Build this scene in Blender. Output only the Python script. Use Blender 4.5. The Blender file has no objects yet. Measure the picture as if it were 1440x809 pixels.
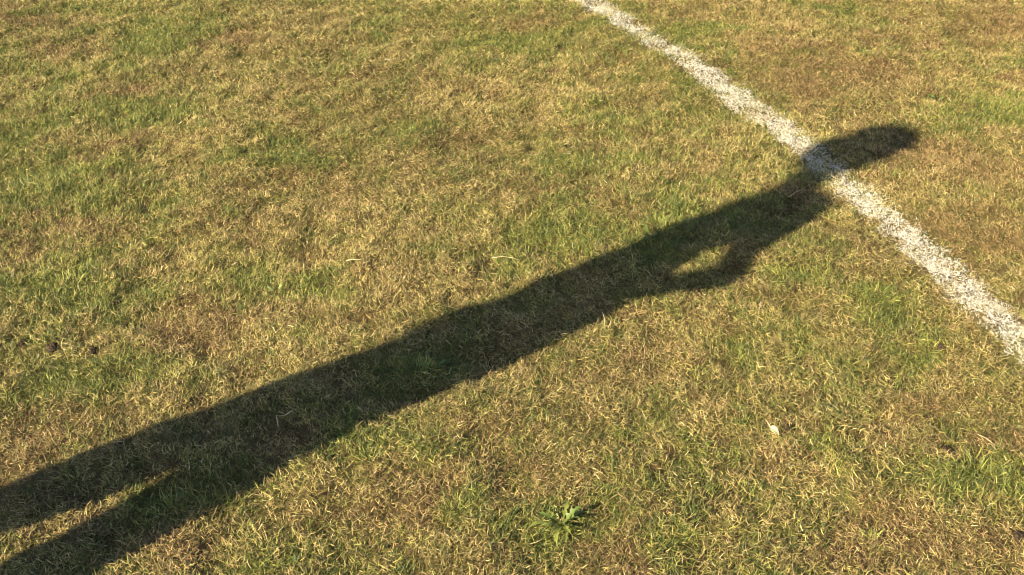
import bpy, bmesh, math
import numpy as np
from mathutils import Vector, Matrix

S = bpy.context.scene
COL = S.collection
R = math.radians
rng = np.random.default_rng(11)

# ------------------------------------------------------------------ camera, world, sun, exposure
CAM_H = 1.65
TILT = 36.2                       # degrees below the horizontal
cam = bpy.data.cameras.new('camera')
cam.lens = 35.0
cam.sensor_width = 36.0
cam.clip_start = 0.05
cam.clip_end = 2000.0
cam.dof.use_dof = True
cam.dof.focus_distance = 2.62
cam.dof.aperture_fstop = 5.0
cam_o = bpy.data.objects.new('camera', cam)
COL.objects.link(cam_o)
cam_o.location = (0, 0, CAM_H)
cam_o.rotation_euler = (R(90 - TILT), 0, 0)
S.camera = cam_o

SUN_RATIO = 2.1                   # shadow length per metre of height
SUN_EL = math.atan(1 / SUN_RATIO)
SHADOW_AZ = R(53.94)              # heading of the shadow, clockwise from +Y
V = np.array([math.sin(SHADOW_AZ), math.cos(SHADOW_AZ)])
N = np.array([V[1], -V[0]])

world = bpy.data.worlds.new('World')
S.world = world
world.use_nodes = True
wn = world.node_tree.nodes
sky = wn.new('ShaderNodeTexSky')
sky.sky_type = 'NISHITA'
sky.sun_disc = False
sky.sun_elevation = SUN_EL
sky.sun_rotation = SHADOW_AZ + math.pi
world.node_tree.links.new(sky.outputs[0], wn['Background'].inputs['Color'])
wn['Background'].inputs['Strength'].default_value = 0.05

sun = bpy.data.lights.new('sun', 'SUN')
sun.energy = 5.0
sun.angle = R(0.65)
sun.color = (1.0, 0.865, 0.60)
sun_o = bpy.data.objects.new('sun', sun)
COL.objects.link(sun_o)
sd = Vector((V[0] * math.cos(SUN_EL), V[1] * math.cos(SUN_EL), -math.sin(SUN_EL)))
sun_o.rotation_euler = sd.to_track_quat('-Z', 'Y').to_euler()
sun_o.location = (-6, -4, 6)

S.view_settings.view_transform = 'Standard'
S.view_settings.look = 'None'
S.view_settings.gamma = 1.0
S.view_settings.use_curve_mapping = False
S.view_settings.exposure = 1.85
S.cycles.pixel_filter_type = 'BLACKMAN_HARRIS'
S.cycles.filter_width = 1.0
S.cycles.max_bounces = 6
S.cycles.diffuse_bounces = 4
S.cycles.transmission_bounces = 3


# ------------------------------------------------------------------ helpers
def tag(o, label=None, cat=None, group=None, kind=None):
    if label: o['label'] = label
    if cat: o['category'] = cat
    if group: o['group'] = group
    if kind: o['kind'] = kind
    return o


def link(name, mesh, mat=None, parent=None, loc=(0, 0, 0), rot=(0, 0, 0)):
    o = bpy.data.objects.new(name, mesh)
    COL.objects.link(o)
    if mat is not None and mesh is not None and not mesh.materials:
        mesh.materials.append(mat)
    o.location = loc
    o.rotation_euler = rot
    if parent: o.parent = parent
    return o


def empty(name, loc=(0, 0, 0), rz=0.0):
    o = bpy.data.objects.new(name, None)
    o.empty_display_size = 0.05
    COL.objects.link(o)
    o.location = loc
    o.rotation_euler = (0, 0, rz)
    return o


def np_mesh(name, verts, loops, starts, col=None, smooth=False):
    """mesh from flat numpy arrays; loops = vertex index per corner, starts = first corner of each face"""
    me = bpy.data.meshes.new(name)
    me.vertices.add(len(verts))
    me.vertices.foreach_set('co', np.ascontiguousarray(verts, np.float32).ravel())
    me.loops.add(len(loops))
    me.loops.foreach_set('vertex_index', np.ascontiguousarray(loops, np.int32))
    me.polygons.add(len(starts))
    me.polygons.foreach_set('loop_start', np.ascontiguousarray(starts, np.int32))
    if smooth:
        me.polygons.foreach_set('use_smooth', np.ones(len(starts), bool))
    if col is not None:
        a = me.attributes.new('Col', 'FLOAT_COLOR', 'POINT')
        c4 = np.ones((len(verts), 4), np.float32)
        c4[:, :3] = col
        a.data.foreach_set('color', c4.ravel())
    me.update(calc_edges=True)
    return me


_lat = {}
def noise(x, y, scale, seed=0, octaves=1, gain=0.5):
    """smooth value noise, roughly -1..1"""
    out = np.zeros(np.shape(x)); amp = 1.0; tot = 0.0
    for k in range(octaves):
        key = seed * 31 + k
        if key not in _lat:
            _lat[key] = np.random.default_rng(1000 + key).random((256, 256)) * 2 - 1
        L = _lat[key]
        fx = np.asarray(x) / scale + 37.3 * k; fy = np.asarray(y) / scale + 11.7 * k
        ix = np.floor(fx).astype(int); iy = np.floor(fy).astype(int)
        tx = fx - ix; ty = fy - iy
        tx = tx * tx * tx * (tx * (tx * 6 - 15) + 10); ty = ty * ty * ty * (ty * (ty * 6 - 15) + 10)
        i0 = ix & 255; i1 = (ix + 1) & 255; j0 = iy & 255; j1 = (iy + 1) & 255
        out = out + amp * ((L[i0, j0] * (1 - tx) + L[i1, j0] * tx) * (1 - ty) + (L[i0, j1] * (1 - tx) + L[i1, j1] * tx) * ty)
        tot += amp; amp *= gain; scale = scale * 0.5
    return out / tot * 1.6


def relief(x, y):
    """gentle humps and hollows of the turf, in metres"""
    return 0.011 * noise(x, y, 0.34, 1, 2) + 0.009 * noise(x, y, 0.075, 2, 3)


# ------------------------------------------------------------------ materials
def mat_base(name):
    m = bpy.data.materials.new(name)
    m.use_nodes = True
    nt = m.node_tree
    for n in list(nt.nodes): nt.nodes.remove(n)
    return m, nt.nodes, nt.links


def blade_material(name, transl, rough, spec):
    m, n, l = mat_base(name)
    out = n.new('ShaderNodeOutputMaterial')
    at = n.new('ShaderNodeAttribute'); at.attribute_name = 'Col'
    p = n.new('ShaderNodeBsdfPrincipled')
    p.inputs['Roughness'].default_value = rough
    p.inputs['Specular IOR Level'].default_value = spec
    t = n.new('ShaderNodeBsdfTranslucent')
    mx = n.new('ShaderNodeMixShader'); mx.inputs[0].default_value = transl
    l.new(at.outputs['Color'], p.inputs['Base Color']); l.new(at.outputs['Color'], t.inputs['Color'])
    l.new(p.outputs[0], mx.inputs[1]); l.new(t.outputs[0], mx.inputs[2]); l.new(mx.outputs[0], out.inputs['Surface'])
    return m


def noisy_material(name, c1, c2, scale, rough=0.8, bump=0.3, spec=0.3, transl=0.0, detail=6):
    m, n, l = mat_base(name)
    out = n.new('ShaderNodeOutputMaterial')
    tc = n.new('ShaderNodeTexCoord')
    nz = n.new('ShaderNodeTexNoise'); nz.inputs['Scale'].default_value = scale; nz.inputs['Detail'].default_value = detail
    rp = n.new('ShaderNodeValToRGB')
    rp.color_ramp.elements[0].position = 0.35; rp.color_ramp.elements[0].color = (*c1, 1)
    rp.color_ramp.elements[1].position = 0.65; rp.color_ramp.elements[1].color = (*c2, 1)
    p = n.new('ShaderNodeBsdfPrincipled'); p.inputs['Roughness'].default_value = rough
    p.inputs['Specular IOR Level'].default_value = spec
    bp = n.new('ShaderNodeBump'); bp.inputs['Strength'].default_value = bump; bp.inputs['Distance'].default_value = 0.004
    l.new(tc.outputs['Object'], nz.inputs['Vector']); l.new(nz.outputs['Fac'], rp.inputs['Fac'])
    l.new(rp.outputs['Color'], p.inputs['Base Color'])
    l.new(nz.outputs['Fac'], bp.inputs['Height']); l.new(bp.outputs['Normal'], p.inputs['Normal'])
    if transl > 0:
        t = n.new('ShaderNodeBsdfTranslucent'); l.new(rp.outputs['Color'], t.inputs['Color'])
        mx = n.new('ShaderNodeMixShader'); mx.inputs[0].default_value = transl
        l.new(p.outputs[0], mx.inputs[1]); l.new(t.outputs[0], mx.inputs[2]); l.new(mx.outputs[0], out.inputs['Surface'])
    else:
        l.new(p.outputs[0], out.inputs['Surface'])
    return m


def thatch_material():
    m, n, l = mat_base('dry_thatch_and_soil')
    out = n.new('ShaderNodeOutputMaterial')
    tc = n.new('ShaderNodeTexCoord')
    a = n.new('ShaderNodeTexNoise'); a.inputs['Scale'].default_value = 5.0; a.inputs['Detail'].default_value = 5
    b = n.new('ShaderNodeTexNoise'); b.inputs['Scale'].default_value = 210.0; b.inputs['Detail'].default_value = 5
    b.inputs['Roughness'].default_value = 0.7; b.inputs['Distortion'].default_value = 1.5
    soil = n.new('ShaderNodeValToRGB')
    e = soil.color_ramp.elements
    e[0].position = 0.34; e[0].color = (0.040, 0.026, 0.014, 1)
    e[1].position = 0.70; e[1].color = (0.26, 0.18, 0.08, 1)
    x = soil.color_ramp.elements.new(0.5); x.color = (0.11, 0.073, 0.034, 1)
    green = n.new('ShaderNodeValToRGB')
    e = green.color_ramp.elements
    e[0].position = 0.34; e[0].color = (0.04, 0.045, 0.014, 1)
    e[1].position = 0.68; e[1].color = (0.21, 0.19, 0.06, 1)
    mask = n.new('ShaderNodeValToRGB')
    mask.color_ramp.elements[0].position = 0.42; mask.color_ramp.elements[1].position = 0.6
    mix = n.new('ShaderNodeMixRGB')
    p = n.new('ShaderNodeBsdfPrincipled'); p.inputs['Roughness'].default_value = 0.95
    p.inputs['Specular IOR Level'].default_value = 0.1
    bp = n.new('ShaderNodeBump'); bp.inputs['Strength'].default_value = 0.9; bp.inputs['Distance'].default_value = 0.006
    l.new(tc.outputs['Object'], a.inputs['Vector']); l.new(tc.outputs['Object'], b.inputs['Vector'])
    l.new(b.outputs['Fac'], soil.inputs['Fac']); l.new(b.outputs['Fac'], green.inputs['Fac'])
    l.new(a.outputs['Fac'], mask.inputs['Fac']); l.new(mask.outputs['Color'], mix.inputs['Fac'])
    l.new(soil.outputs['Color'], mix.inputs[1]); l.new(green.outputs['Color'], mix.inputs[2])
    l.new(mix.outputs['Color'], p.inputs['Base Color'])
    l.new(b.outputs['Fac'], bp.inputs['Height']); l.new(bp.outputs['Normal'], p.inputs['Normal'])
    l.new(p.outputs[0], out.inputs['Surface'])
    return m


M_GRASS = blade_material('grass_blades', 0.12, 0.6, 0.3)
M_PAINT = blade_material('line_paint_on_blades', 0.08, 0.8, 0.2)
M_GROUND = thatch_material()
M_WEED = noisy_material('weed_leaf', (0.115, 0.145, 0.028), (0.20, 0.215, 0.05), 60, 0.45, 0.2, 0.4, 0.25)
M_WEED2 = noisy_material('broad_weed_leaf', (0.055, 0.095, 0.02), (0.10, 0.145, 0.032), 60, 0.45, 0.2, 0.4, 0.2)
M_DRYLEAF = noisy_material('bleached_leaf', (0.46, 0.36, 0.21), (0.62, 0.52, 0.35), 80, 0.6, 0.3, 0.3, 0.15)
M_STRAW = noisy_material('bleached_straw', (0.36, 0.29, 0.15), (0.52, 0.43, 0.25), 90, 0.55, 0.2, 0.35)
M_GAP_SHADE = noisy_material('worm_soil', (0.030, 0.021, 0.014), (0.075, 0.052, 0.034), 140, 0.95, 0.8, 0.1)  # dark colour painted for the shade in gaps of the turf
M_STONE = noisy_material('pale_stone', (0.42, 0.36, 0.30), (0.62, 0.56, 0.48), 120, 0.8, 0.4, 0.3)

# ------------------------------------------------------------------ ground: one sheet to the horizon
def axis(lo, hi, step, far, grow=1.35):
    mid = np.arange(lo, hi + step / 2, step)
    up = [hi]; s = step
    while up[-1] < far:
        s *= grow; up.append(up[-1] + s)
    dn = [lo]; s = step
    while dn[-1] > -far:
        s *= grow; dn.append(dn[-1] - s)
    return np.concatenate([np.array(dn[1:])[::-1], mid, np.array(up[1:])])


gx = axis(-3.4, 3.4, 0.026, 500); gy = axis(0.2, 5.6, 0.026, 500)
GX, GY = np.meshgrid(gx, gy, indexing='ij')
near = np.clip(1 - np.maximum(np.abs(GX) - 3.4, 0) / 3, 0, 1) * np.clip(1 - np.maximum(np.abs(GY - 2.9) - 2.7, 0) / 3, 0, 1)
GZ = relief(GX, GY) * near
nx, ny = len(gx), len(gy)
idx = np.arange(nx * ny).reshape(nx, ny)
quads = np.stack([idx[:-1, :-1], idx[1:, :-1], idx[1:, 1:], idx[:-1, 1:]], -1).reshape(-1, 4)
gm = np_mesh('ground', np.stack([GX, GY, GZ], -1).reshape(-1, 3), quads.ravel(), np.arange(len(quads)) * 4, smooth=True)
ground = link('ground', gm, M_GROUND)
tag(ground, kind='structure')

# ------------------------------------------------------------------ where the turf is green, parched or painted
GREEN = [
    (-1.51,4.05,0.38,0.308,1), (-1.33,4.15,0.28,0.168,0.7), (-1.55,2.87,0.4,0.308,0.8), (-1.27,2.65,0.3,0.168,0.6), (-1.39,3.34,0.32,0.168,0.9), (-0.83,2.99,0.2,0.168,0.8), (-0.79,2.32,0.18,0.14,0.8), (-0.62,2.25,0.16,0.112,1), (-1.25,2.24,0.25,0.14,0.9), (-1.48,2.45,0.2,0.14,0.6), (0.15,2.53,0.25,0.224,1), (-0.06,4.01,0.3,0.21,0.5), (0.74,4.13,0.22,0.14,0.7), (0.39,4.21,0.12,0.084,0.8), (0.90,3.40,0.3,0.28,0.6), (0.62,2.65,0.3,0.196,0.9), (0.42,2.47,0.2,0.14,0.9), (0.78,2.27,0.22,0.14,0.7), (1.02,2.20,0.2,0.14,0.9), (0.66,1.99,0.25,0.14,0.5), (1.77,3.34,0.35,0.308,0.9), (1.64,3.46,0.16,0.112,0.9), (1.38,4.38,0.2,0.112,0.8), (0.92,4.29,0.2,0.112,0.5), (-0.23,1.88,0.16,0.112,1), (-0.12,2.12,0.15,0.112,0.6), (-0.32,1.59,0.08,0.112,0.7), (-0.74,1.45,0.14,0.084,1), (0.08,1.40,0.22,0.126,1), (-0.12,1.46,0.08,0.098,0.6), (0.38,1.40,0.2,0.112,0.5), (1.07,1.65,0.16,0.112,0.7), (1.04,1.48,0.2,0.14,0.6), (1.09,1.99,0.06,0.056,0.9), (0.81,1.77,0.14,0.084,0.5), (0.40,3.17,0.28,0.224,0.5), (-0.41,3.20,0.2,0.14,0.5), (-1.87,4.38,0.3,0.14,0.5), (-0.69,3.75,0.25,0.14,0.5), (-1.16,1.85,0.25,0.14,0.7), (0.19,2.97,0.2,0.14,0.5), (0.73,1.72,0.1,0.084,0.6), (-1.72,3.12,0.2,0.28,0.6), (-0.89,1.96,0.18,0.098,0.5), (0.00,2.34,0.12,0.112,0.6), (1.54,2.73,0.25,0.14,0.3), (-0.40,1.70,0.1,0.098,0.5)]
BROWN = [
    (-1.16,4.01,0.13,0.112,1), (-1.47,3.52,0.22,0.168,0.8), (-1.41,2.51,0.25,0.14,0.9), (-1.81,3.93,0.3,0.21,0.8), (-2.20,4.25,0.3,0.168,0.8), (-1.36,3.09,0.25,0.112,0.6), (-0.20,3.17,0.3,0.168,0.6), (0.16,2.78,0.25,0.14,0.7), (0.52,3.12,0.15,0.112,0.5), (-0.78,2.09,0.25,0.126,0.9), (1.41,2.49,0.3,0.196,0.9), (1.49,2.97,0.3,0.252,0.8), (2.17,4.17,0.4,0.28,0.7), (1.29,3.65,0.4,0.28,0.7), (1.59,4.01,0.3,0.14,0.7), (0.86,2.83,0.06,0.056,1), (0.22,1.34,0.25,0.14,0.8), (0.64,1.63,0.2,0.098,0.6), (0.95,1.72,0.12,0.084,0.9), (0.75,1.34,0.3,0.14,0.8), (0.34,1.92,0.12,0.084,0.6), (0.00,1.59,0.22,0.126,0.7), (1.10,1.61,0.14,0.098,1), (0.94,1.31,0.3,0.112,0.7), (-0.25,1.48,0.2,0.112,0.6), (-1.09,1.65,0.25,0.14,0.6), (-0.68,1.31,0.15,0.07,0.7), (0.13,4.25,0.3,0.168,0.5), (-0.57,2.78,0.25,0.112,0.4), (1.21,3.93,0.3,0.14,0.4), (1.02,2.41,0.2,0.112,0.4), (0.19,1.80,0.15,0.084,0.3), (-0.52,1.61,0.12,0.084,0.5)]
GAP_LUMPS = [  # x, y, size: dark lumps standing in for unlit gaps in the turf
    (-1.265, 1.996, .013), (-1.183, 1.973, .016), (-1.080, 1.968, .013), (-1.086, 2.187, .011), (-1.032, 2.077, .011),
    (0.998, 1.625, .014), (1.052, 1.363, .014), (0.666, 1.741, .010), (1.110, 1.985, .012), (-0.424, 2.297, .010)]
LINE_C = (-7.592, -0.053); LINE_R = 9.15; LINE_HW = 0.060     # the centre circle of the pitch


def patches(x, y, lst, s=1.0):
    wx = x + 0.07 * noise(x, y, 0.16, 21, 2); wy = y + 0.06 * noise(x, y, 0.16, 22, 2)
    f = np.zeros_like(x)
    for (cx, cy, rx, ry, k) in lst:
        d = ((wx - cx) / (rx * s)) ** 2 + ((wy - cy) / (ry * s)) ** 2
        f = np.maximum(f, k * np.exp(-1.3 * d))
    return f


def line_side(x, y):
    return np.hypot(x - LINE_C[0], y - LINE_C[1]) - LINE_R      # > 0 outside the circle (to the right)


def fields(x, y):
    fine = noise(x, y, 0.11, 3, 3, 0.6)
    wide = noise(x, y, 0.5, 4, 2)
    out = np.clip(line_side(x, y) / 0.3, 0, 1)
    g = 0.34 + 0.16 * wide + 0.34 * fine + 0.95 * patches(x, y, GREEN, 0.75) - 0.14 * out
    g = g + 0.20 * noise(x, y, 0.032, 14, 2)
    g = g - 0.55 * patches(x, y, BROWN, 0.8)
    g += 0.12 * np.clip((-0.9 - x) / 0.9, 0, 1)                   # the turf is lusher towards the left
    b = 0.14 + 0.20 * noise(x, y, 0.17, 5, 3, 0.6) + 0.75 * patches(x, y, BROWN, 0.8) + 0.16 * out
    return np.clip(g, 0.0, 1), np.clip(b, 0.0, 1)


# ------------------------------------------------------------------ grass blades
def blades(x, y, z0, length, width, th0, bend, az, twist, roll, ctop, cbase, nseg, zmin):
    """curved tapering ribbons, all at once -> verts, loops, starts, colours"""
    n = len(x); k = nseg
    prof = {3: (1.0, 0.95, 0.66), 2: (1.0, 0.8)}[k]
    P = np.empty((n, k + 1, 3)); P[:, 0] = np.stack([x, y, z0], -1)
    T = np.empty((n, k + 1, 3))
    for i in range(k + 1):
        t = i / k
        th = th0 + bend * t; ph = az + twist * t
        T[:, i] = np.stack([np.sin(th) * np.cos(ph), np.sin(th) * np.sin(ph), np.cos(th)], -1)
    for i in range(k):
        P[:, i + 1] = P[:, i] + (T[:, i] + T[:, i + 1]) * 0.5 * (length / k)[:, None]
        P[:, i + 1, 2] = np.maximum(P[:, i + 1, 2], zmin + 0.002 * (i + 1))
    nv = 2 * k + 1
    Vv = np.empty((n, nv, 3)); C = np.empty((n, nv, 3))
    for i in range(k):
        ph = az + twist * i / k
        h = np.stack([-np.sin(ph), np.cos(ph), np.zeros(n)], -1)
        u = np.cross(T[:, i], h)
        r = roll * (0.4 + 0.6 * i / k)
        side = h * np.cos(r)[:, None] + u * np.sin(r)[:, None]
        w = (width * prof[i] * 0.5)[:, None]
        Vv[:, 2 * i] = P[:, i] - side * w; Vv[:, 2 * i + 1] = P[:, i] + side * w
        t = i / k
        C[:, 2 * i] = C[:, 2 * i + 1] = cbase * (1 - t) + ctop * t
    Vv[:, -1] = P[:, -1]; C[:, -1] = ctop
    pat = []; st = []
    for i in range(k - 1):
        st.append(len(pat)); pat += [2 * i, 2 * i + 1, 2 * i + 3, 2 * i + 2]
    st.append(len(pat)); pat += [2 * k - 2, 2 * k - 1, 2 * k]
    pat = np.array(pat); st = np.array(st)
    loops = (np.arange(n)[:, None] * nv + pat[None]).ravel()
    starts = (np.arange(n)[:, None] * len(pat) + st[None]).ravel()
    return Vv.reshape(-1, 3), loops, starts, C.reshape(-1, 3)


def merge(parts):
    vs, ls, ss, cs = [], [], [], []; vo = lo = 0
    for v, l, s, c in parts:
        vs.append(v); ls.append(l + vo); ss.append(s + lo); cs.append(c)
        vo += len(v); lo += len(l)
    return np.concatenate(vs), np.concatenate(ls), np.concatenate(ss), np.concatenate(cs)


STRAW = np.array([0.48, 0.380, 0.135]); PALE = np.array([0.63, 0.535, 0.29]); TAN = np.array([0.37, 0.235, 0.115])
OLIVE = np.array([0.265, 0.268, 0.048]); LIVE = np.array([0.105, 0.165, 0.037]); LIME = np.array([0.27, 0.31, 0.06])
DEEP = np.array([0.05, 0.098, 0.027])
WHITE = np.array([0.73, 0.69, 0.595])


def colours(n, g, b):
    """a colour for each blade from how green and how parched its spot is"""
    r = rng.random(n)
    pg = np.clip(0.06 + 1.05 * g, 0, 0.93)
    kind_green = r < pg
    q = rng.random(n)
    c = np.empty((n, 3))
    c[:] = STRAW
    c[q < 0.17] = PALE
    br = rng.random(n) < np.clip(0.16 + 0.95 * b, 0, 0.92)
    c[br] = TAN
    ol = kind_green & (q < 0.62 - 0.28 * g); c[ol] = OLIVE
    lv = kind_green & ~ol; c[lv] = LIVE
    li = lv & (rng.random(n) < 0.34); c[li] = LIME
    dp = lv & (rng.random(n) < 0.30); c[dp] = DEEP
    c *= (0.50 + 0.90 * rng.random(n))[:, None]
    c *= 1 + 0.10 * (rng.random((n, 3)) - 0.5)
    return c, lv | (ol & (rng.random(n) < 0.5))


def half_width(y):
    return 0.514 * (y * math.cos(R(TILT)) + CAM_H * math.sin(R(TILT))) + 0.07


def scatter(n, inner):
    x = rng.uniform(-3.3, 3.3, n); y = rng.uniform(0.35, 5.5, n)
    dens = np.clip(0.74 + 0.65 * noise(x, y, 0.04, 6, 2), 0.12, 1)
    inside = (np.abs(x) < half_width(y)) & (y > 1.22) & (y < 4.62)
    inside |= (np.abs(line_side(x, y)) < 0.09) & (y > 0.5)
    keep = (inside if inner else ~inside) & (rng.random(n) < dens)
    for cx, cy, r in GAP_LUMPS:
        keep &= (x - cx) ** 2 + ((y - cy) * 0.8) ** 2 > (r * 1.1) ** 2
    return x[keep], y[keep]


def turf(n_try, inner, wide=1.0, nseg_mix=0.45):
    x, y = scatter(n_try, inner)
    n = len(x)
    g, b = fields(x, y)
    c, live = colours(n, g, b)
    z = relief(x, y)
    flat = ~live
    tall = np.clip(0.55 + 0.75 * g - 0.45 * b + 0.25 * noise(x, y, 0.07, 7, 2), 0.25, 1.6)
    L = np.where(live, 0.020 + 0.018 * rng.random(n), 0.014 + 0.026 * rng.random(n)) * (0.37 + 0.25 * tall)
    long = rng.random(n) < 0.02
    L[long] *= 1.6
    W = (0.0007 + 0.0009 * rng.random(n)) * wide * np.where(live, 1.12, 0.95)
    th0 = np.where(live, R(15) + R(50) * rng.random(n), R(48) + R(42) * rng.random(n))
    bend = np.where(live, R(10) + R(65) * rng.random(n), R(-25) + R(60) * rng.random(n))
    az = rng.random(n) * 2 * math.pi
    comb = 2.2 + 1.3 * noise(x, y, 0.6, 8)                       # blades share a lean here and there
    az = np.where(rng.random(n) < 0.38, comb + 0.7 * rng.standard_normal(n), az)
    twist = rng.standard_normal(n) * np.where(live, 0.4, 0.8)
    roll = rng.standard_normal(n) * 0.8
    lift = np.where(flat, 0.016 * rng.random(n) ** 1.3 * (0.5 + 0.6 * tall), 0.0)
    z0 = z + lift - 0.001
    base = c * 0.55 + (STRAW * 0.75)[None] * 0.45                # pale sheaths at the foot of each blade
    return x, y, z0, L, W, th0, bend, az, twist, roll, c, base, z, nseg_mix


def build_parts(a, extra_white=True):
    x, y, z0, L, W, th0, bend, az, twist, roll, c, base, z, mix = a
    n = len(x)
    d = line_side(x, y)
    edge = LINE_HW + 0.022 * noise(x, y, 0.045, 9, 3) + 0.008 * noise(x, y, 0.4, 12)
    wear = 0.69 + 0.18 * noise(x, y, 0.13, 10, 2) + 0.16 * noise(x, y, 0.026, 13, 2)
    soft = np.clip((edge - np.abs(d)) / 0.022, 0, 1)
    pw = soft * np.clip(wear, 0.25, 1.0)
    pw = np.maximum(pw, 0.22 * np.exp(-np.maximum(np.abs(d) - LINE_HW, 0) / 0.016))
    painted = (rng.random(n) < pw) & (np.abs(d) < LINE_HW + 0.06)
    wc = WHITE[None] * (0.82 + 0.22 * rng.random(n))[:, None]
    thin = (rng.random(n) < 0.22)[:, None]                        # some blades only half covered
    wc = np.where(thin, 0.6 * wc + 0.4 * c, wc)
    grass, paint = [], []
    L = np.where(painted, L * 0.80, L)
    W = np.where(painted, W * 0.75, W)
    seg3 = rng.random(n) < mix
    for sel_paint, dst in ((False, grass), (True, paint)):
        for k, m in ((3, seg3), (2, ~seg3)):
            s = m & (painted == sel_paint)
            if not s.any(): continue
            cc, bb = (wc, 0.75 * wc + 0.25 * base) if sel_paint else (c, base)
            dst.append(blades(x[s], y[s], z0[s], L[s], W[s], np.maximum(th0[s], R(42)) if sel_paint else th0[s], bend[s], az[s], twist[s],
                              roll[s], cc[s], bb[s], k, z[s]))
    return grass, paint


g1, p1 = build_parts(turf(2750000, True, 1.0, 0.25))
# paint that ran down between the blades: short flat flakes close to the soil, all along the line
nf = 95000
ang = rng.uniform(R(-2), R(38), nf)
rr = LINE_R + rng.uniform(-1, 1, nf) * (LINE_HW + 0.020)
fx = LINE_C[0] + rr * np.cos(ang); fy = LINE_C[1] + rr * np.sin(ang)
ok = (0.30 * noise(fx, fy, 0.026, 13, 2) + 0.4 * noise(fx, fy, 0.13, 10, 2) + 0.45 * rng.standard_normal(nf) > -0.12)
ok &= np.abs(rr - LINE_R) < LINE_HW - 0.008 + 0.022 * noise(fx, fy, 0.045, 9, 3) + 0.012 * rng.standard_normal(nf)
ok &= (fy > 0.3)
fx, fy = fx[ok], fy[ok]; nf = len(fx)
fz = relief(fx, fy)
fc = WHITE[None] * (0.8 + 0.2 * rng.random(nf))[:, None]
flakes = blades(fx, fy, fz + 0.001 + 0.009 * rng.random(nf), 0.006 + 0.010 * rng.random(nf), 0.0008 + 0.0010 * rng.random(nf),
                R(68) + R(20) * rng.random(nf), R(20) * rng.standard_normal(nf), rng.random(nf) * 6.283, rng.standard_normal(nf),
                0.4 * rng.standard_normal(nf), fc, fc, 2, fz)
v, l, s, c = merge(g1)
grass = link('grass', np_mesh('grass', v, l, s, c), M_GRASS)
tag(grass, 'short parched turf of mixed straw and green blades', 'grass', kind='stuff')
v, l, s, c = merge(p1 + [flakes])
line = link('painted_line', np_mesh('painted_line', v, l, s, c), M_PAINT)
tag(line, 'curved white paint line sprayed across the worn turf', 'field line')


# the dense low layer under the taller blades: small pinches of blades, instanced over the ground
pinch_col = bpy.data.collections.new('pinches_of_grass')


def pinch(i, fam, undarkened):
    n = 36 if undarkened else 30
    q = np.sqrt(rng.random(n)) * 0.026; a = rng.random(n) * 6.283
    c, live = colours(n, np.full(n, (0.02, 0.35, 0.85, 0.02)[fam]), np.full(n, (0.05, 0.15, 0.05, 1.0)[fam]))
    L = np.where(live, 0.014 + 0.014 * rng.random(n), 0.008 + 0.017 * rng.random(n))
    th = np.where(live, R(20) + R(50) * rng.random(n), R(50) + R(38) * rng.random(n))
    if undarkened: L = L * 1.35
    v, l, s, cc = blades(q * np.cos(a), q * np.sin(a), 0.007 * rng.random(n) * ~live - 0.002, L, 0.0008 + 0.0010 * rng.random(n), th,
                         R(-20) + R(70) * rng.random(n), rng.random(n) * 6.283, 0.8 * rng.standard_normal(n), 0.8 * rng.standard_normal(n),
                         c, 0.6 * c + 0.4 * STRAW * 0.75, 2, np.full(n, -0.003))
    shade_tint = np.array([0.43, 0.41, 0.40]) if fam != 2 else np.array([0.55, 0.62, 0.60])    # shade between blades painted in: low thatch colours darkened
    me = np_mesh('pinch', v, l, s, cc if undarkened else cc * shade_tint); me.materials.append(M_GRASS)
    o = bpy.data.objects.new('pinch_of_grass.%02d' % i, me); pinch_col.objects.link(o)


for undarkened in (0, 1):
    for fam in range(4):
        for k in range(5): pinch(undarkened * 20 + fam * 5 + k, fam, undarkened)


def spread(n, x0, x1, y0, y1):
    return rng.uniform(x0, x1, n), rng.uniform(y0, y1, n)


def margin(x, y, m): return (np.abs(x) < half_width(y) + m) & (y > 1.22 - m) & (y < 4.62 + m)


L0 = spread(140000, -4.5, 4.5, 0.0, 6.2); k0 = margin(*L0, 1.4) & (np.abs(line_side(*L0)) > LINE_HW + 0.012)     # low thatch, shade painted into its colour
L1 = spread(130000, -4.5, 4.5, 0.0, 6.2); k1 = margin(*L1, 1.45) & ~margin(*L1, -0.02) & (np.abs(line_side(*L1)) > LINE_HW + 0.02)
L2 = spread(52000, -8, 8, -2.0, 11.0); k2 = ~margin(*L2, 1.3)                                                   # coarser, farther out
px = np.concatenate([q[0][k] for q, k in ((L0, k0), (L1, k1), (L2, k2))])
py = np.concatenate([q[1][k] for q, k in ((L0, k0), (L1, k1), (L2, k2))])
layer = np.repeat([0, 1, 2], [k0.sum(), k1.sum(), k2.sum()])
big = layer == 2
keep = np.ones(len(px), bool)
for cx, cy, cr in GAP_LUMPS: keep &= (px - cx) ** 2 + (py - cy) ** 2 > (cr * 1.3 + 0.012) ** 2
px, py, big, layer = px[keep], py[keep], big[keep], layer[keep]; n_p = len(px)
pg, pb = fields(px, py)
u = rng.random(n_p)
fam = np.where(u < np.clip(pg * 1.1 - 0.12, 0, 1), 2, np.where(u < np.clip(0.25 + 0.9 * pg, 0, 1), 1, np.where(rng.random(n_p) < pb, 3, 0)))
pm = bpy.data.meshes.new('grass_underlayer')
pm.vertices.add(n_p)
nearf = np.clip(1 - np.maximum(np.abs(px) - 3.4, 0) / 3, 0, 1) * np.clip(1 - np.maximum(np.abs(py - 2.9) - 2.7, 0) / 3, 0, 1)
pm.vertices.foreach_set('co', np.stack([px, py, relief(px, py) * nearf], -1).astype(np.float32).ravel())
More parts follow.
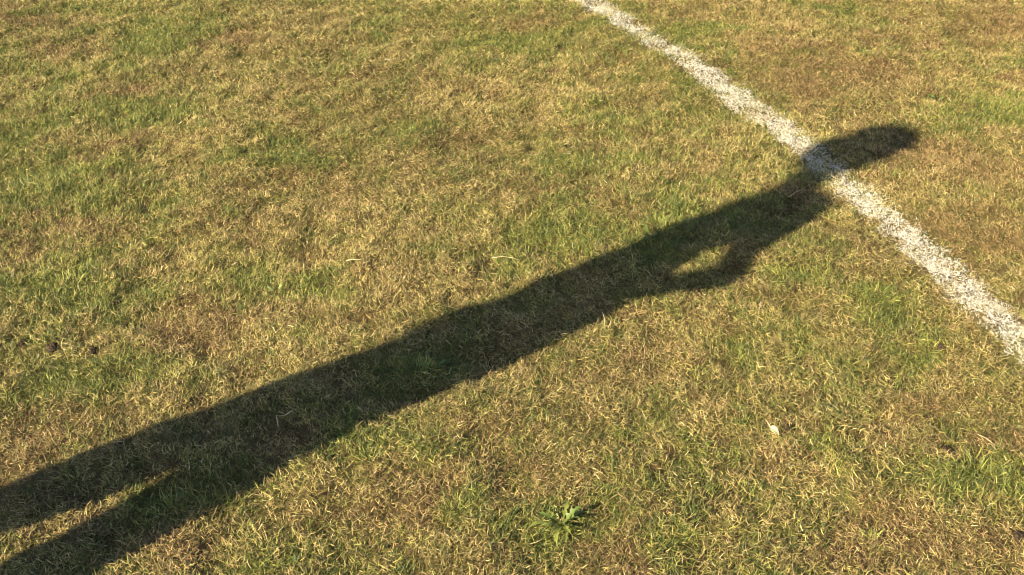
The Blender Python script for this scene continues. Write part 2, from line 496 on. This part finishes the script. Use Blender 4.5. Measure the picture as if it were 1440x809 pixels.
for nm, ty, arr in (('variant', 'INT', fam * 5 + rng.integers(0, 5, n_p) + 20 * (layer > 0)), ('turn', 'FLOAT', rng.random(n_p) * 6.283),
                    ('size', 'FLOAT', np.where(big, 2.0, 0.8 + 0.45 * rng.random(n_p)))):
    at = pm.attributes.new(nm, ty, 'POINT')
    at.data.foreach_set('value', arr.astype(np.int32 if ty == 'INT' else np.float32))
under = link('grass_underlayer', pm)
tag(under, 'dense low mat of dry and green blades close to the soil', 'grass', kind='stuff')
ng = bpy.data.node_groups.new('pinches', 'GeometryNodeTree')
ng.interface.new_socket('Geometry', in_out='INPUT', socket_type='NodeSocketGeometry')
ng.interface.new_socket('Geometry', in_out='OUTPUT', socket_type='NodeSocketGeometry')
N_ = ng.nodes.new
gi, go = N_('NodeGroupInput'), N_('NodeGroupOutput')
m2p = N_('GeometryNodeMeshToPoints'); iop = N_('GeometryNodeInstanceOnPoints'); ci = N_('GeometryNodeCollectionInfo')
ci.inputs['Collection'].default_value = pinch_col
ci.inputs['Separate Children'].default_value = True; ci.inputs['Reset Children'].default_value = True
def named(nm, ty):
    q = N_('GeometryNodeInputNamedAttribute'); q.data_type = ty; q.inputs['Name'].default_value = nm
    return q.outputs['Attribute']
cx_ = N_('ShaderNodeCombineXYZ')
ng.links.new(gi.outputs[0], m2p.inputs['Mesh']); ng.links.new(m2p.outputs[0], iop.inputs['Points'])
ng.links.new(ci.outputs[0], iop.inputs['Instance']); iop.inputs['Pick Instance'].default_value = True
ng.links.new(named('variant', 'INT'), iop.inputs['Instance Index'])
ng.links.new(named('turn', 'FLOAT'), cx_.inputs['Z']); ng.links.new(cx_.outputs[0], iop.inputs['Rotation'])
ng.links.new(named('size', 'FLOAT'), iop.inputs['Scale']); ng.links.new(iop.outputs[0], go.inputs[0])
md = under.modifiers.new('pinches', 'NODES'); md.node_group = ng


# ------------------------------------------------------------------ taller tufts that stand out of the sward
def tuft(x, y, r, n, length, green, label, lean=0.0):
    q = np.sqrt(rng.random(n)) * r; a = rng.random(n) * 6.283
    px, py = q * np.cos(a), q * np.sin(a)
    cc = np.where((rng.random(n) < green)[:, None], np.where((rng.random(n) < 0.45)[:, None], LIME, LIVE), STRAW)
    cc = cc * (0.75 + 0.5 * rng.random(n))[:, None]
    L = length * 0.8 * (0.5 + 0.6 * rng.random(n)); green *= 0.8
    v, l, s, c = blades(px, py, np.full(n, -0.003), L, 0.0013 + 0.0011 * rng.random(n), R(6) + R(38) * q / r + R(14) * rng.random(n),
                        R(15) + R(55) * rng.random(n), a + lean + 0.5 * rng.standard_normal(n), 0.4 * rng.standard_normal(n),
                        0.6 * rng.standard_normal(n), cc, 0.6 * cc + 0.4 * STRAW * 0.8, 3, np.zeros(n))
    o = link('grass_tuft', np_mesh('grass_tuft', v, l, s, c), M_GRASS, loc=(x, y, float(relief(np.array([x]), np.array([y]))[0])))
    tag(o, label, 'grass tuft', 'taller tufts in the turf')


tuft(1.080, 1.990, 0.020, 70, 0.052, 0.75, 'upright yellow green grass tuft beside a dark soil crumb near the right edge')
tuft(-0.735, 1.449, 0.036, 110, 0.050, 0.9, 'bright green grass tuft on the lower edge of the leg shadow')
tuft(1.050, 1.560, 0.045, 120, 0.058, 0.85, 'dark green spreading grass tuft near the lower right corner')
tuft(-0.321, 1.590, 0.022, 60, 0.048, 0.8, 'narrow green grass tuft in the sunlit grass just below the thigh shadow')
tuft(-1.243, 2.270, 0.040, 110, 0.046, 0.85, 'long green grass tuft near the left edge above the dark soil crumbs')
tuft(-0.598, 3.118, 0.030, 80, 0.045, 0.75, 'pale green grass tuft in the upper left, right of the yellow green weed')
tuft(0.756, 1.363, 0.022, 60, 0.046, 0.8, 'small green grass tuft standing by the bottom edge, right of the rosette weed')
tuft(-0.122, 1.450, 0.026, 70, 0.047, 0.8, 'small green grass tuft just left of the rosette weed at the bottom')
tuft(0.122, 2.640, 0.050, 150, 0.048, 0.9, 'broad bright green grass tuft above the middle of the shadow')
tuft(0.460, 2.560, 0.050, 150, 0.050, 0.95, 'broad deep green grass tuft inside the shadow of the chest')
tuft(1.010, 2.215, 0.045, 120, 0.046, 0.85, 'lush green grass tuft between the elbow shadow and the painted line')
tuft(-0.240, 1.890, 0.045, 120, 0.048, 0.95, 'dark green grass tuft inside the shadow of the hips')


# ------------------------------------------------------------------ weeds with separate leaves
def leaf_mesh(name, length, width, lobes, fold, droop, seed):
    r = np.random.default_rng(seed)
    m = 9
    vs, fs = [], []
    for i in range(m + 1):
        t = i / m
        w = width * 0.5 * (math.sin(math.pi * min(1.0, t ** 0.75 * 0.97 + 0.02)) ** 0.8) * (0.25 + 0.75 * min(1, t * 2.2))
        if lobes: w *= (1.25 + 0.3 * r.random() if i % 2 else 0.28 + 0.3 * t)
        else: w *= 0.85 + 0.3 * r.random()
        xx = length * t * math.cos(droop * t * 0.6); zz = 0.35 * length * math.sin(min(t * 1.3, 1.2)) - droop * length * t * t * 0.42
        wob = 0.12 * width * (r.random() - 0.5)
        vs += [(xx, -w + wob, zz + fold * w), (xx, wob, zz), (xx, w + wob, zz + fold * w)]
        if i:
            a = 3 * (i - 1); bq = 3 * i
            fs += [(a, a + 1, bq + 1, bq), (a + 1, a + 2, bq + 2, bq + 1)]
    me = bpy.data.meshes.new(name)
    me.from_pydata(vs, [], fs)
    for p in me.polygons: p.use_smooth = True
    return me


def weed(x, y, n, scale, lobes, mat, label, cat='weed', seed=0):
    r = np.random.default_rng(seed)
    root = empty('weed_plant', (x, y, float(relief(np.array([x]), np.array([y]))[0]) - 0.001))
    tag(root, label, cat, 'broad leaved weeds in the turf')
    kinds = [leaf_mesh('leaf', 0.055 * scale, 0.0095 * scale, lobes, 0.35, 0.9, seed * 7 + k) for k in range(3)]
    for k, kd in enumerate(kinds): kd.materials.append(mat if k else M_WEED2)
    for i in range(n):
        o = link('leaf', kinds[i % 3], parent=root)
        a = i * 2.399 + 0.4 * r.standard_normal()
        q = 0.45 + 0.85 * r.random()
        o.rotation_euler = (0.45 * r.standard_normal(), R(6) - R(45) * (i / n) - 0.4 * r.random(), a)
        o.scale = (q, q * (0.85 + 0.3 * r.random()), q)
        o.location = (0.004 * math.cos(a), 0.004 * math.sin(a), 0.002 * i / n)
    return root


weed(0.105, 1.405, 24, 1.15, True, M_WEED, 'green rosette weed with toothed leaves near the middle of the bottom edge', seed=3)
weed(-0.655, 2.235, 12, 0.80, True, M_WEED, 'bright yellow green weed in the lit grass left of the middle', seed=5)
weed(-0.835, 2.940, 10, 0.75, False, M_WEED, 'small yellow green weed in the upper left quarter', seed=8)
weed(-0.195, 1.900, 11, 0.85, False, M_WEED2, 'green leafy weed lying within the shadow of the hips', seed=9)
weed(1.614, 3.459, 12, 0.95, False, M_WEED2, 'dark green round leaved weed beyond the shadow of the head', seed=12)
weed(0.420, 2.500, 10, 0.90, False, M_WEED2, 'dark green weed on the upper rim of the chest shadow', seed=14)
weed(0.760, 1.745, 8, 0.60, False, M_WEED, 'tiny green weed above the pale fallen leaf', seed=15)
weed(1.150, 1.790, 9, 0.65, False, M_WEED, 'small lime weed under the painted line at the right edge', seed=17)
weed(-0.725, 1.470, 8, 0.60, False, M_WEED2, 'low green weed behind the bright tuft beside the leg shadow', seed=19)


# ------------------------------------------------------------------ small litter on the grass
def ground_z(x, y): return float(relief(np.array([x]), np.array([y]))[0])


def tube(name, pts, radii, sides=6):
    pts = [Vector(p) for p in pts]
    vs, fs = [], []
    for i, p in enumerate(pts):
        t = (pts[min(i + 1, len(pts) - 1)] - pts[max(i - 1, 0)]).normalized()
        a = t.orthogonal().normalized(); bq = t.cross(a)
        for k in range(sides):
            q = 2 * math.pi * k / sides
            vs.append(p + (a * math.cos(q) + bq * math.sin(q)) * radii[i])
        if i:
            o = (i - 1) * sides
            fs += [(o + k, o + (k + 1) % sides, o + sides + (k + 1) % sides, o + sides + k) for k in range(sides)]
    fs.append(tuple(range(sides))[::-1]); fs.append(tuple(range((len(pts) - 1) * sides, len(pts) * sides)))
    me = bpy.data.meshes.new(name); me.from_pydata(vs, [], fs)
    for f in me.polygons: f.use_smooth = True
    return me


def curled_leaf(x, y, size, rz, label):
    root = empty('dry_leaf', (x, y, ground_z(x, y) + 0.024), rz)
    root.rotation_euler = (R(8), R(18), rz)
    vs, fs = [], []
    m, w = 10, 5
    for i in range(m + 1):
        t = i / m
        hw = 0.36 * size * math.sin(math.pi * (0.06 + 0.94 * t) ** 0.8) ** 0.75
        for j in range(w):
            s = j / (w - 1) * 2 - 1
            vs.append((size * (t - 0.5), hw * s * 0.85, 0.16 * size * s * s + 0.08 * size * math.sin(3 * t + s) - 0.2 * size * (t - 0.5) ** 2))
        if i:
            a = (i - 1) * w
            fs += [(a + j, a + j + 1, a + w + j + 1, a + w + j) for j in range(w - 1)]
    me = bpy.data.meshes.new('leaf_blade'); me.from_pydata(vs, [], fs)
    for f in me.polygons: f.use_smooth = True
    bl = link('leaf_blade', me, M_DRYLEAF, root)
    so = bl.modifiers.new('thickness', 'SOLIDIFY'); so.thickness = 0.0006
    st = tube('leaf_stalk', [(-0.49 * size, 0, -0.01 * size), (-0.75 * size, 0.06 * size, 0.05 * size), (-1.15 * size, 0.2 * size, 0.02 * size)], [0.0012, 0.001, 0.0008])
    link('leaf_stalk', st, M_DRYLEAF, root)
    tag(root, label, 'dry leaf')


curled_leaf(0.603, 1.650, 0.026, R(-48), 'pale curled dry leaf with a thin stalk in the lower right')
curled_leaf(-0.485, 3.739, 0.020, R(20), 'small cream dry leaf in the sunlit upper middle grass')


def straw(x, y, pts, rad, label, z=0.024):
    o = link('straw_stalk', tube('straw_stalk', pts, [rad] * (len(pts) - 1) + [rad * 0.6]), M_STRAW, loc=(x, y, ground_z(x, y) + z))
    tag(o, label, 'straw stalk', 'pale straw stalks lying on the turf')


straw(-0.448, 2.329, [(-0.022, -0.003, 0.004), (-0.006, 0.001, 0.007), (0.006, 0.003, 0.003), (0.022, 0.002, 0.006)], 0.0016, 'thick whitish straw stalk lying left of the middle above the shadow')
straw(-0.530, 1.705, [(-0.016, -0.020, -0.006), (-0.022, 0.0, 0.008), (-0.004, 0.006, 0.004), (0.012, 0.016, 0.010), (0.022, 0.010, 0.0)], 0.0015, 'bent pale straw stalk arching inside the thigh shadow')
straw(-0.02, 2.372, [(-0.04, 0.0, 0.0), (-0.01, 0.004, 0.003), (0.02, 0.001, 0.001), (0.04, -0.006, -0.002)], 0.0009, 'long thin straw stalk lying just above the waist shadow')
straw(0.905, 2.735, [(-0.03, -0.02, 0.0), (0.0, 0.0, 0.008), (0.03, 0.022, 0.006)], 0.0011, 'straight straw stalk at the shoulder shadow beside the painted line')
straw(1.090, 1.640, [(-0.014, 0.014, 0.0), (0.0, 0.0, 0.001), (0.014, -0.018, -0.003)], 0.0007, 'tan straw stalk across the brown patch near the lower right corner')
straw(0.245, 2.055, [(0.0, 0.0, -0.01), (-0.002, 0.008, 0.018), (-0.008, 0.014, 0.034)], 0.0007, 'upright straw stalk on the lower edge of the waist shadow')


def gap_lump(x, y, r, label, seed):
    q = np.random.default_rng(seed)
    bm = bmesh.new()
    for k in range(5):
        a = q.random() * 6.283; d = r * 0.7 * math.sqrt(q.random()) * (k > 0)
        bmesh.ops.create_icosphere(bm, subdivisions=2, radius=r * (0.75 if k == 0 else 0.35 + 0.25 * q.random()),
                                   matrix=Matrix.Translation((d * math.cos(a), d * math.sin(a), r * 0.25 + (0.2 * r if k else 0))))
    for w in bm.verts:
        w.co += Vector(q.standard_normal(3)) * r * 0.10
        w.co.z *= 0.75
    me = bpy.data.meshes.new('worm_cast'); bm.to_mesh(me); bm.free()
    o = link('worm_cast', me, M_GAP_SHADE, loc=(x, y, ground_z(x, y) - 0.001))
    tag(o, label, 'soil crumb', 'dark soil crumbs in the turf')


GAP_LUMP_LABELS = ['dark soil crumb at the left edge, leftmost of three in a row', 'dark soil crumb in the middle of the row of three by the left edge',
               'dark soil crumb at the right end of the row of three by the left edge', 'small dark soil crumb highest of the five near the left edge',
               'small dark soil crumb above the rightmost of the three by the left edge', 'dark soil crumb between green grass and the brown patch at lower right',
               'dark soil crumb in the bottom right corner', 'small grey soil crumb above and right of the pale curled leaf',
               'dark soil crumb beside the upright tuft near the painted line', 'small dark soil crumb just below the whitish straw stalk']
for i, ((cx, cy, cr), lb) in enumerate(zip(GAP_LUMPS, GAP_LUMP_LABELS)): gap_lump(cx, cy, cr, lb, 50 + i)


# ------------------------------------------------------------------ the person whose shadow falls across the turf
class Field:
    def __init__(self, lo, hi, h):
        self.lo = np.array(lo, float); self.h = h
        self.n = np.ceil((np.array(hi) - self.lo) / h).astype(int) + 1
        self.d = np.full(self.n, 0.2, np.float32)

    def box(self, lo, hi):
        a = np.clip(np.floor((np.array(lo) - self.lo) / self.h).astype(int), 0, self.n)
        b = np.clip(np.ceil((np.array(hi) - self.lo) / self.h).astype(int) + 1, 0, self.n)
        sl = tuple(slice(i, j) for i, j in zip(a, b))
        g = np.meshgrid(*[self.lo[k] + self.h * np.arange(a[k], b[k]) for k in range(3)], indexing='ij', sparse=True)
        return sl, g

    def add(self, sl, d, k):
        o = self.d[sl]
        hh = np.maximum(k - np.abs(o - d), 0) / k
        self.d[sl] = np.minimum(o, d) - hh * hh * k * 0.25

    def cone(self, a, b, ra, rb, k=0.02, grow=0.0, sx=(1, 1, 1)):
        a = np.array(a, float); b = np.array(b, float); ra += grow; rb += grow
        m = max(ra, rb) * max(sx) + 0.03 + k
        sl, (X, Y, Z) = self.box(np.minimum(a, b) - m, np.maximum(a, b) + m)
        ab = b - a; L2 = max(float(ab @ ab), 1e-9)
        t = np.clip(((X - a[0]) * ab[0] + (Y - a[1]) * ab[1] + (Z - a[2]) * ab[2]) / L2, 0, 1)
        d = np.sqrt(((X - a[0] - t * ab[0]) / sx[0]) ** 2 + ((Y - a[1] - t * ab[1]) / sx[1]) ** 2 + ((Z - a[2] - t * ab[2]) / sx[2]) ** 2) - (ra + (rb - ra) * t)
        self.add(sl, d.astype(np.float32), k)

    def ell(self, c, r, k=0.02, grow=0.0, tilt=0.0):
        c = np.array(c, float); r = np.array(r, float) + grow
        m = r.max() + 0.03 + k
        sl, (X, Y, Z) = self.box(c - m, c + m)
        X = X - c[0]; Y = Y - c[1]; Z = Z - c[2]
        ct, st = math.cos(tilt), math.sin(tilt)
        X, Z = X * ct + Z * st, -X * st + Z * ct
        q = np.sqrt((X / r[0]) ** 2 + (Y / r[1]) ** 2 + (Z / r[2]) ** 2)
        q2 = np.sqrt((X / r[0] ** 2) ** 2 + (Y / r[1] ** 2) ** 2 + (Z / r[2] ** 2) ** 2) + 1e-6
        self.add(sl, (q * (q - 1) / q2).astype(np.float32), k)

    def carve(self, c, r, k=0.01):
        c = np.array(c, float); m = r + 0.03 + k
        sl, (X, Y, Z) = self.box(c - m, c + m)
        d = -(np.sqrt((X - c[0]) ** 2 + (Y - c[1]) ** 2 + (Z - c[2]) ** 2) - r).astype(np.float32)
        o = self.d[sl]
        hh = np.maximum(k - np.abs(o - d), 0) / k
        self.d[sl] = np.maximum(o, d) + hh * hh * k * 0.25

    def cut(self, p, nrm):
        """keep the side where (x - p).nrm < 0"""
        X, Y, Z = np.meshgrid(*[self.lo[k] + self.h * np.arange(self.n[k]) for k in range(3)], indexing='ij', sparse=True)
        self.d = np.maximum(self.d, ((X - p[0]) * nrm[0] + (Y - p[1]) * nrm[1] + (Z - p[2]) * nrm[2]).astype(np.float32))

    def mesh(self, name, mat, parent):
        """surface nets"""
        D = self.d; ins = D < 0
        cnt = np.zeros(tuple(self.n - 1), np.int8)
        offs = [(i, j, k) for i in (0, 1) for j in (0, 1) for k in (0, 1)]
        nn = self.n - 1
        sub = lambda A, o: A[o[0]:o[0] + nn[0], o[1]:o[1] + nn[1], o[2]:o[2] + nn[2]]
        for o in offs: cnt += sub(ins, o)
        cells = np.argwhere((cnt > 0) & (cnt < 8))
        vid = np.full(tuple(nn), -1, np.int32); vid[tuple(cells.T)] = np.arange(len(cells))
        acc = np.zeros((len(cells), 3)); num = np.zeros(len(cells))
        val = {o: D[cells[:, 0] + o[0], cells[:, 1] + o[1], cells[:, 2] + o[2]] for o in offs}
        for o in offs:
            for ax in range(3):
                if o[ax]: continue
                o2 = list(o); o2[ax] = 1; o2 = tuple(o2)
                a, b = val[o], val[o2]
                cr = (a < 0) != (b < 0)
                t = np.where(cr, a / np.where(cr, a - b, 1), 0)
                pt = np.tile(np.array(o, float), (len(cells), 1)); pt[:, ax] = t
                acc[cr] += pt[cr]; num += cr
        verts = self.lo + (cells + acc / num[:, None]) * self.h
        quads = []
        for ax in range(3):
            b, c = (ax + 1) % 3, (ax + 2) % 3
            a0 = [slice(None)] * 3; a1 = [slice(None)] * 3
            a0[ax] = slice(0, -1); a1[ax] = slice(1, None)
            s0, s1 = ins[tuple(a0)], ins[tuple(a1)]
            e = np.argwhere(s0 != s1)
            ok = (e[:, b] > 0) & (e[:, c] > 0) & (e[:, b] < nn[b]) & (e[:, c] < nn[c])
            e = e[ok]; flip = s1[tuple(e.T)]
            def cell(db, dc):
                q = e.copy(); q[:, b] -= db; q[:, c] -= dc
                return vid[tuple(q.T)]
            q = np.stack([cell(1, 1), cell(0, 1), cell(0, 0), cell(1, 0)], -1)
            q[flip] = q[flip][:, ::-1]
            quads.append(q)
        quads = np.concatenate(quads)
        me = np_mesh(name, verts, quads.ravel(), np.arange(len(quads)) * 4, smooth=True)
        return link(name, me, mat, parent)


# joints in the person's own frame: -x is where the face looks, +y is away from the sun, z up
HEAD = (-0.062, 0.0, 1.645)
HIP = {-1: (0.026, -0.085, 0.93), 1: (0.054, 0.085, 0.93)}
KNEE = {-1: (-0.069, -0.10, 0.50), 1: (0.079, 0.10, 0.49)}
ANK = {-1: (-0.103, -0.105, 0.085), 1: (0.170, 0.11, 0.085)}
SHO = {-1: (0.045, -0.165, 1.385), 1: (0.092, 0.150, 1.332)}
ELB = {-1: (0.066, -0.23, 1.150), 1: (0.222, 0.205, 1.100)}
WRI = {-1: (-0.044, -0.200, 1.022), 1: (0.062, 0.180, 0.935)}


def torso(f, g, k=0.05):
    f.ell((0.034, 0, 0.95), (0.100, 0.155, 0.12), k, g)
    f.ell((0.028, 0, 1.08), (0.086, 0.140, 0.13), k, g)
    f.ell((0.021, 0, 1.24), (0.071, 0.155, 0.19), k, g)
    f.ell((0.062, 0, 1.345), (0.068, 0.155, 0.072), k, g)
    for s in (-1, 1):
        f.cone((0.040, 0.03 * s, 1.395), SHO[s], 0.045, 0.042, 0.03, g)          # shoulder slope
        f.cone(SHO[s], np.array(SHO[s]) * 0.8 + np.array(ELB[s]) * 0.2, 0.044, 0.041, 0.05, g)


def arms(f, g, fore=1.0):
    for s in (-1, 1):
        f.cone(SHO[s], ELB[s], 0.044, 0.025 if s > 0 else 0.035, 0.012, g)
        w = np.array(ELB[s]) + (np.array(WRI[s]) - np.array(ELB[s])) * fore
        f.cone(ELB[s], w, 0.026 if s > 0 else 0.036, 0.023, 0.004, g)


def legs(f, g, down=1.0, flare=0.0):
    for s in (-1, 1):
        f.cone(HIP[s], KNEE[s], 0.082, 0.062, 0.015, g)
        a = np.array(KNEE[s]) + (np.array(ANK[s]) - np.array(KNEE[s])) * down
        f.cone(KNEE[s], a, 0.062 if s < 0 else 0.058, (0.044 if s < 0 else 0.036) + flare, 0.015, g)


def fingers(f, s):
    w = np.array(WRI[s])
    if s < 0:                                             # left hand hangs a little forward, fingers curled
        fw = np.array([-0.66, 0.05, -0.75]); side = np.array([0.25, 0.93, -0.25]); nrm = np.array([-0.55, 0.35, 0.76])
    else:                                                 # right hand pushed into the jacket pocket
        fw = np.array([-0.93, -0.10, -0.35]); side = np.array([-0.3, 0.25, 0.92]); nrm = np.array([0.1, -0.95, 0.28])
    fw /= np.linalg.norm(fw)
    side = side - fw * (side @ fw); side /= np.linalg.norm(side)
    curl = np.cross(fw, side); curl = curl if curl[2] < 0 else -curl
    palm = w + fw * 0.075
    for j in range(4):                                    # metacarpals make the palm
        f.cone(w + side * (j - 1.5) * 0.009, palm + side * (j - 1.5) * 0.0195 + fw * (0.006, 0.012, 0.008, -0.002)[j], 0.016, 0.0115, 0.014)
    for j in range(4):
        p = palm + side * (j - 1.5) * 0.0205 + fw * (0.006, 0.012, 0.008, -0.002)[j]
        ln = (0.040, 0.045, 0.041, 0.032)[j]
        b = (0.55, 0.65, 0.70, 0.80)[j]
        rad = (0.0092, 0.0095, 0.009, 0.0082)[j]
        ang = b
        for q, sc in enumerate((1.0, 0.62, 0.48)):
            d = fw * math.cos(ang) + curl * math.sin(ang)
            p2 = p + d * ln * sc
            f.cone(p, p2, rad, rad * 0.92, 0.003)
            p = p2; rad *= 0.93; ang += b
    t = w + fw * 0.02 - side * 0.018
    t2 = t + fw * 0.035 - side * 0.022 + curl * 0.012
    t3 = t2 + fw * 0.030 - side * 0.004 + curl * 0.008
    f.cone(t, t2, 0.014, 0.011, 0.012); f.cone(t2, t3, 0.0105, 0.009, 0.004); f.cone(t3, t3 + fw * 0.022 + curl * 0.006, 0.0095, 0.008, 0.004)


def head(f, g=0.0, face=True):
    X = lambda x, y, z: (x + 0.016, y, z - 0.012)
    f.ell(X(-0.060, 0, 1.665), (0.088, 0.074, 0.092), 0.03, g, R(-12))        # cranium
    f.ell(X(-0.098, 0, 1.604), (0.060, 0.058, 0.078), 0.04, g, R(-12))        # face and jaw
    if not face: return
    f.cone(X(-0.110, 0, 1.548), X(-0.122, 0, 1.545), 0.020, 0.016, 0.02)       # chin
    f.cone(X(-0.143, 0, 1.640), X(-0.156, 0, 1.603), 0.008, 0.0125, 0.012)     # nose
    for s in (-1, 1):
        f.carve(X(-0.152, 0.030 * s, 1.637), 0.013, 0.012)                     # eye sockets
        f.ell(X(-0.040, 0.076 * s, 1.625), (0.018, 0.008, 0.031), 0.006)       # ears
        f.cone(X(-0.137, 0.012 * s, 1.650), X(-0.127, 0.046 * s, 1.650), 0.008, 0.007, 0.012)
    f.cone(X(-0.142, -0.018, 1.574), X(-0.142, 0.018, 1.574), 0.007, 0.007, 0.008)  # lips
    f.cone(X(-0.139, -0.015, 1.565), X(-0.139, 0.015, 1.565), 0.007, 0.007, 0.006)


M_SKIN = noisy_material('skin', (0.46, 0.27, 0.19), (0.52, 0.32, 0.23), 30, 0.5, 0.05, 0.4)
M_JACKET = noisy_material('dark_jacket_cloth', (0.020, 0.024, 0.034), (0.034, 0.040, 0.055), 260, 0.85, 0.3, 0.2)
M_TROUSER = noisy_material('trouser_cloth', (0.050, 0.052, 0.056), (0.075, 0.077, 0.082), 300, 0.9, 0.3, 0.2)
M_HAIR = noisy_material('brown_hair', (0.028, 0.017, 0.010), (0.060, 0.036, 0.020), 90, 0.6, 0.8, 0.4)
M_SHOE = noisy_material('shoe_leather', (0.030, 0.026, 0.024), (0.045, 0.040, 0.036), 80, 0.5, 0.2, 0.4)
M_SOLE = noisy_material('rubber_sole', (0.50, 0.48, 0.44), (0.60, 0.58, 0.54), 80, 0.8, 0.2, 0.3)
M_EYE = noisy_material('eye_white', (0.70, 0.68, 0.64), (0.76, 0.74, 0.70), 10, 0.2, 0.0, 0.5)
M_IRIS = noisy_material('iris', (0.06, 0.035, 0.02), (0.09, 0.055, 0.03), 50, 0.2, 0.0, 0.5)

FOOT = np.array([-1.548, 0.999]) + V * 0.0
person = empty('person', (FOOT[0], FOOT[1], 0.004), math.atan2(N[1], N[0]))
tag(person, 'person in dark jacket and loose trousers casting the long shadow, elbow bent back', 'person')

f = Field((-0.36, -0.33, -0.02), (0.30, 0.33, 1.80), 0.0065)
torso(f, 0.0); arms(f, 0.0); legs(f, 0.0)
f.cone((0.030, 0, 1.36), (-0.034, 0, 1.55), 0.052, 0.050, 0.03)
head(f)
for s in (-1, 1):
    fingers(f, s)
    a = ANK[s]
    f.cone((a[0] + 0.02, a[1], 0.05), (a[0] - 0.12, a[1] + 0.006 * s, 0.032), 0.034, 0.026, 0.02)
    f.cone((a[0] - 0.10, a[1], 0.032), (a[0] - 0.165, a[1] + 0.006 * s, 0.026), 0.028, 0.018, 0.02, 0, (1, 1.3, 0.9))
body = f.mesh('body', M_SKIN, person)

f = Field((-0.25, -0.34, 0.70), (0.32, 0.34, 1.50), 0.009)
torso(f, 0.014); arms(f, 0.009, 0.93)
f.cone((0.028, 0, 0.96), (0.026, 0, 0.86), 0.112, 0.108, 0.03, 0.0, (1, 1.45, 1))
f.cone((0.082, -0.04, 1.375), (0.082, 0.04, 1.375), 0.042, 0.042, 0.03)          # hood folded on the back
f.cut((0, 0, 0.835), (0, 0, -1))
jacket = f.mesh('jacket', M_JACKET, person)
f = Field((-0.16, -0.12, 1.32), (0.12, 0.12, 1.52), 0.006)
f.cone((0.036, 0, 1.36), (0.012, 0, 1.440), 0.080, 0.068, 0.01)
f.cut((0.012, 0, 1.438), (-0.28, 0, 0.96))
f.mesh('collar', M_JACKET, jacket)

f = Field((-0.30, -0.24, 0.04), (0.32, 0.24, 1.05), 0.010)
f.ell((0.034, 0, 0.93), (0.100, 0.150, 0.11), 0.04, 0.012)
legs(f, 0.014, 0.93, 0.012)
f.cut((0, 0, 0.99), (0, 0, 1))
f.cut((0, 0, 0.06), (0, 0, -1))
trousers = f.mesh('trousers', M_TROUSER, person)

for o, size, amt in ((jacket, 0.09, 0.016), (trousers, 0.11, 0.026)):                   # folds and creases in the cloth
    tx = bpy.data.textures.new('cloth_folds', 'CLOUDS'); tx.noise_scale = size; tx.noise_depth = 2
    dm = o.modifiers.new('folds', 'DISPLACE'); dm.texture = tx; dm.strength = amt; dm.mid_level = 0.38

f = Field((-0.20, -0.12, 1.48), (0.10, 0.12, 1.80), 0.006)
head(f, 0.010, False)
f.ell((-0.022, 0, 1.648), (0.070, 0.082, 0.094), 0.03, 0.006)
f.ell((-0.040, 0, 1.695), (0.074, 0.076, 0.055), 0.03, 0.006)
f.cut((-0.112, 0, 1.675), (-0.80, 0, -0.60))
f.ell((-0.098, 0, 1.682), (0.047, 0.064, 0.036), 0.02, 0.0, R(-20))           # fringe falling over the forehead
f.cut((0, 0, 1.545), (0.3, 0, -0.95))
f.mesh('hair', M_HAIR, person)

for s in (-1, 1):
    bm = bmesh.new(); bmesh.ops.create_uvsphere(bm, u_segments=16, v_segments=12, radius=0.0118)
    me = bpy.data.meshes.new('eye'); bm.to_mesh(me); bm.free()
    for p in me.polygons: p.use_smooth = True
    e = link('eye', me, M_EYE, person, (-0.1225, 0.030 * s, 1.625))
    bm = bmesh.new(); bmesh.ops.create_uvsphere(bm, u_segments=12, v_segments=8, radius=0.0055)
    me = bpy.data.meshes.new('iris'); bm.to_mesh(me); bm.free()
    link('iris', me, M_IRIS, e, (-0.0078, 0, -0.001))
    a = ANK[s]
    f = Field((a[0] - 0.24, a[1] - 0.09, -0.01), (a[0] + 0.10, a[1] + 0.09, 0.16), 0.007)
    f.cone((a[0] + 0.02, a[1], 0.055), (a[0] - 0.12, a[1] + 0.006 * s, 0.042), 0.044, 0.038, 0.02)
    f.cone((a[0] - 0.10, a[1], 0.040), (a[0] - 0.165, a[1] + 0.006 * s, 0.034), 0.040, 0.030, 0.02, 0, (1, 1.25, 1))
    f.cone((a[0] + 0.01, a[1], 0.07), (a[0], a[1], 0.115), 0.046, 0.047, 0.02)
    f.cut((0, 0, 0.022), (0, 0, -1))
    shoe = f.mesh('shoe', M_SHOE, person)
    f = Field((a[0] - 0.25, a[1] - 0.10, -0.02), (a[0] + 0.11, a[1] + 0.10, 0.05), 0.006)
    f.cone((a[0] + 0.02, a[1], 0.02), (a[0] - 0.165, a[1] + 0.006 * s, 0.02), 0.047, 0.042, 0.02, 0, (1, 1.05, 1))
    f.cut((0, 0, 0.021), (0, 0, 1)); f.cut((0, 0, 0.0), (0, 0, -1))
    f.mesh('sole', M_SOLE, shoe)
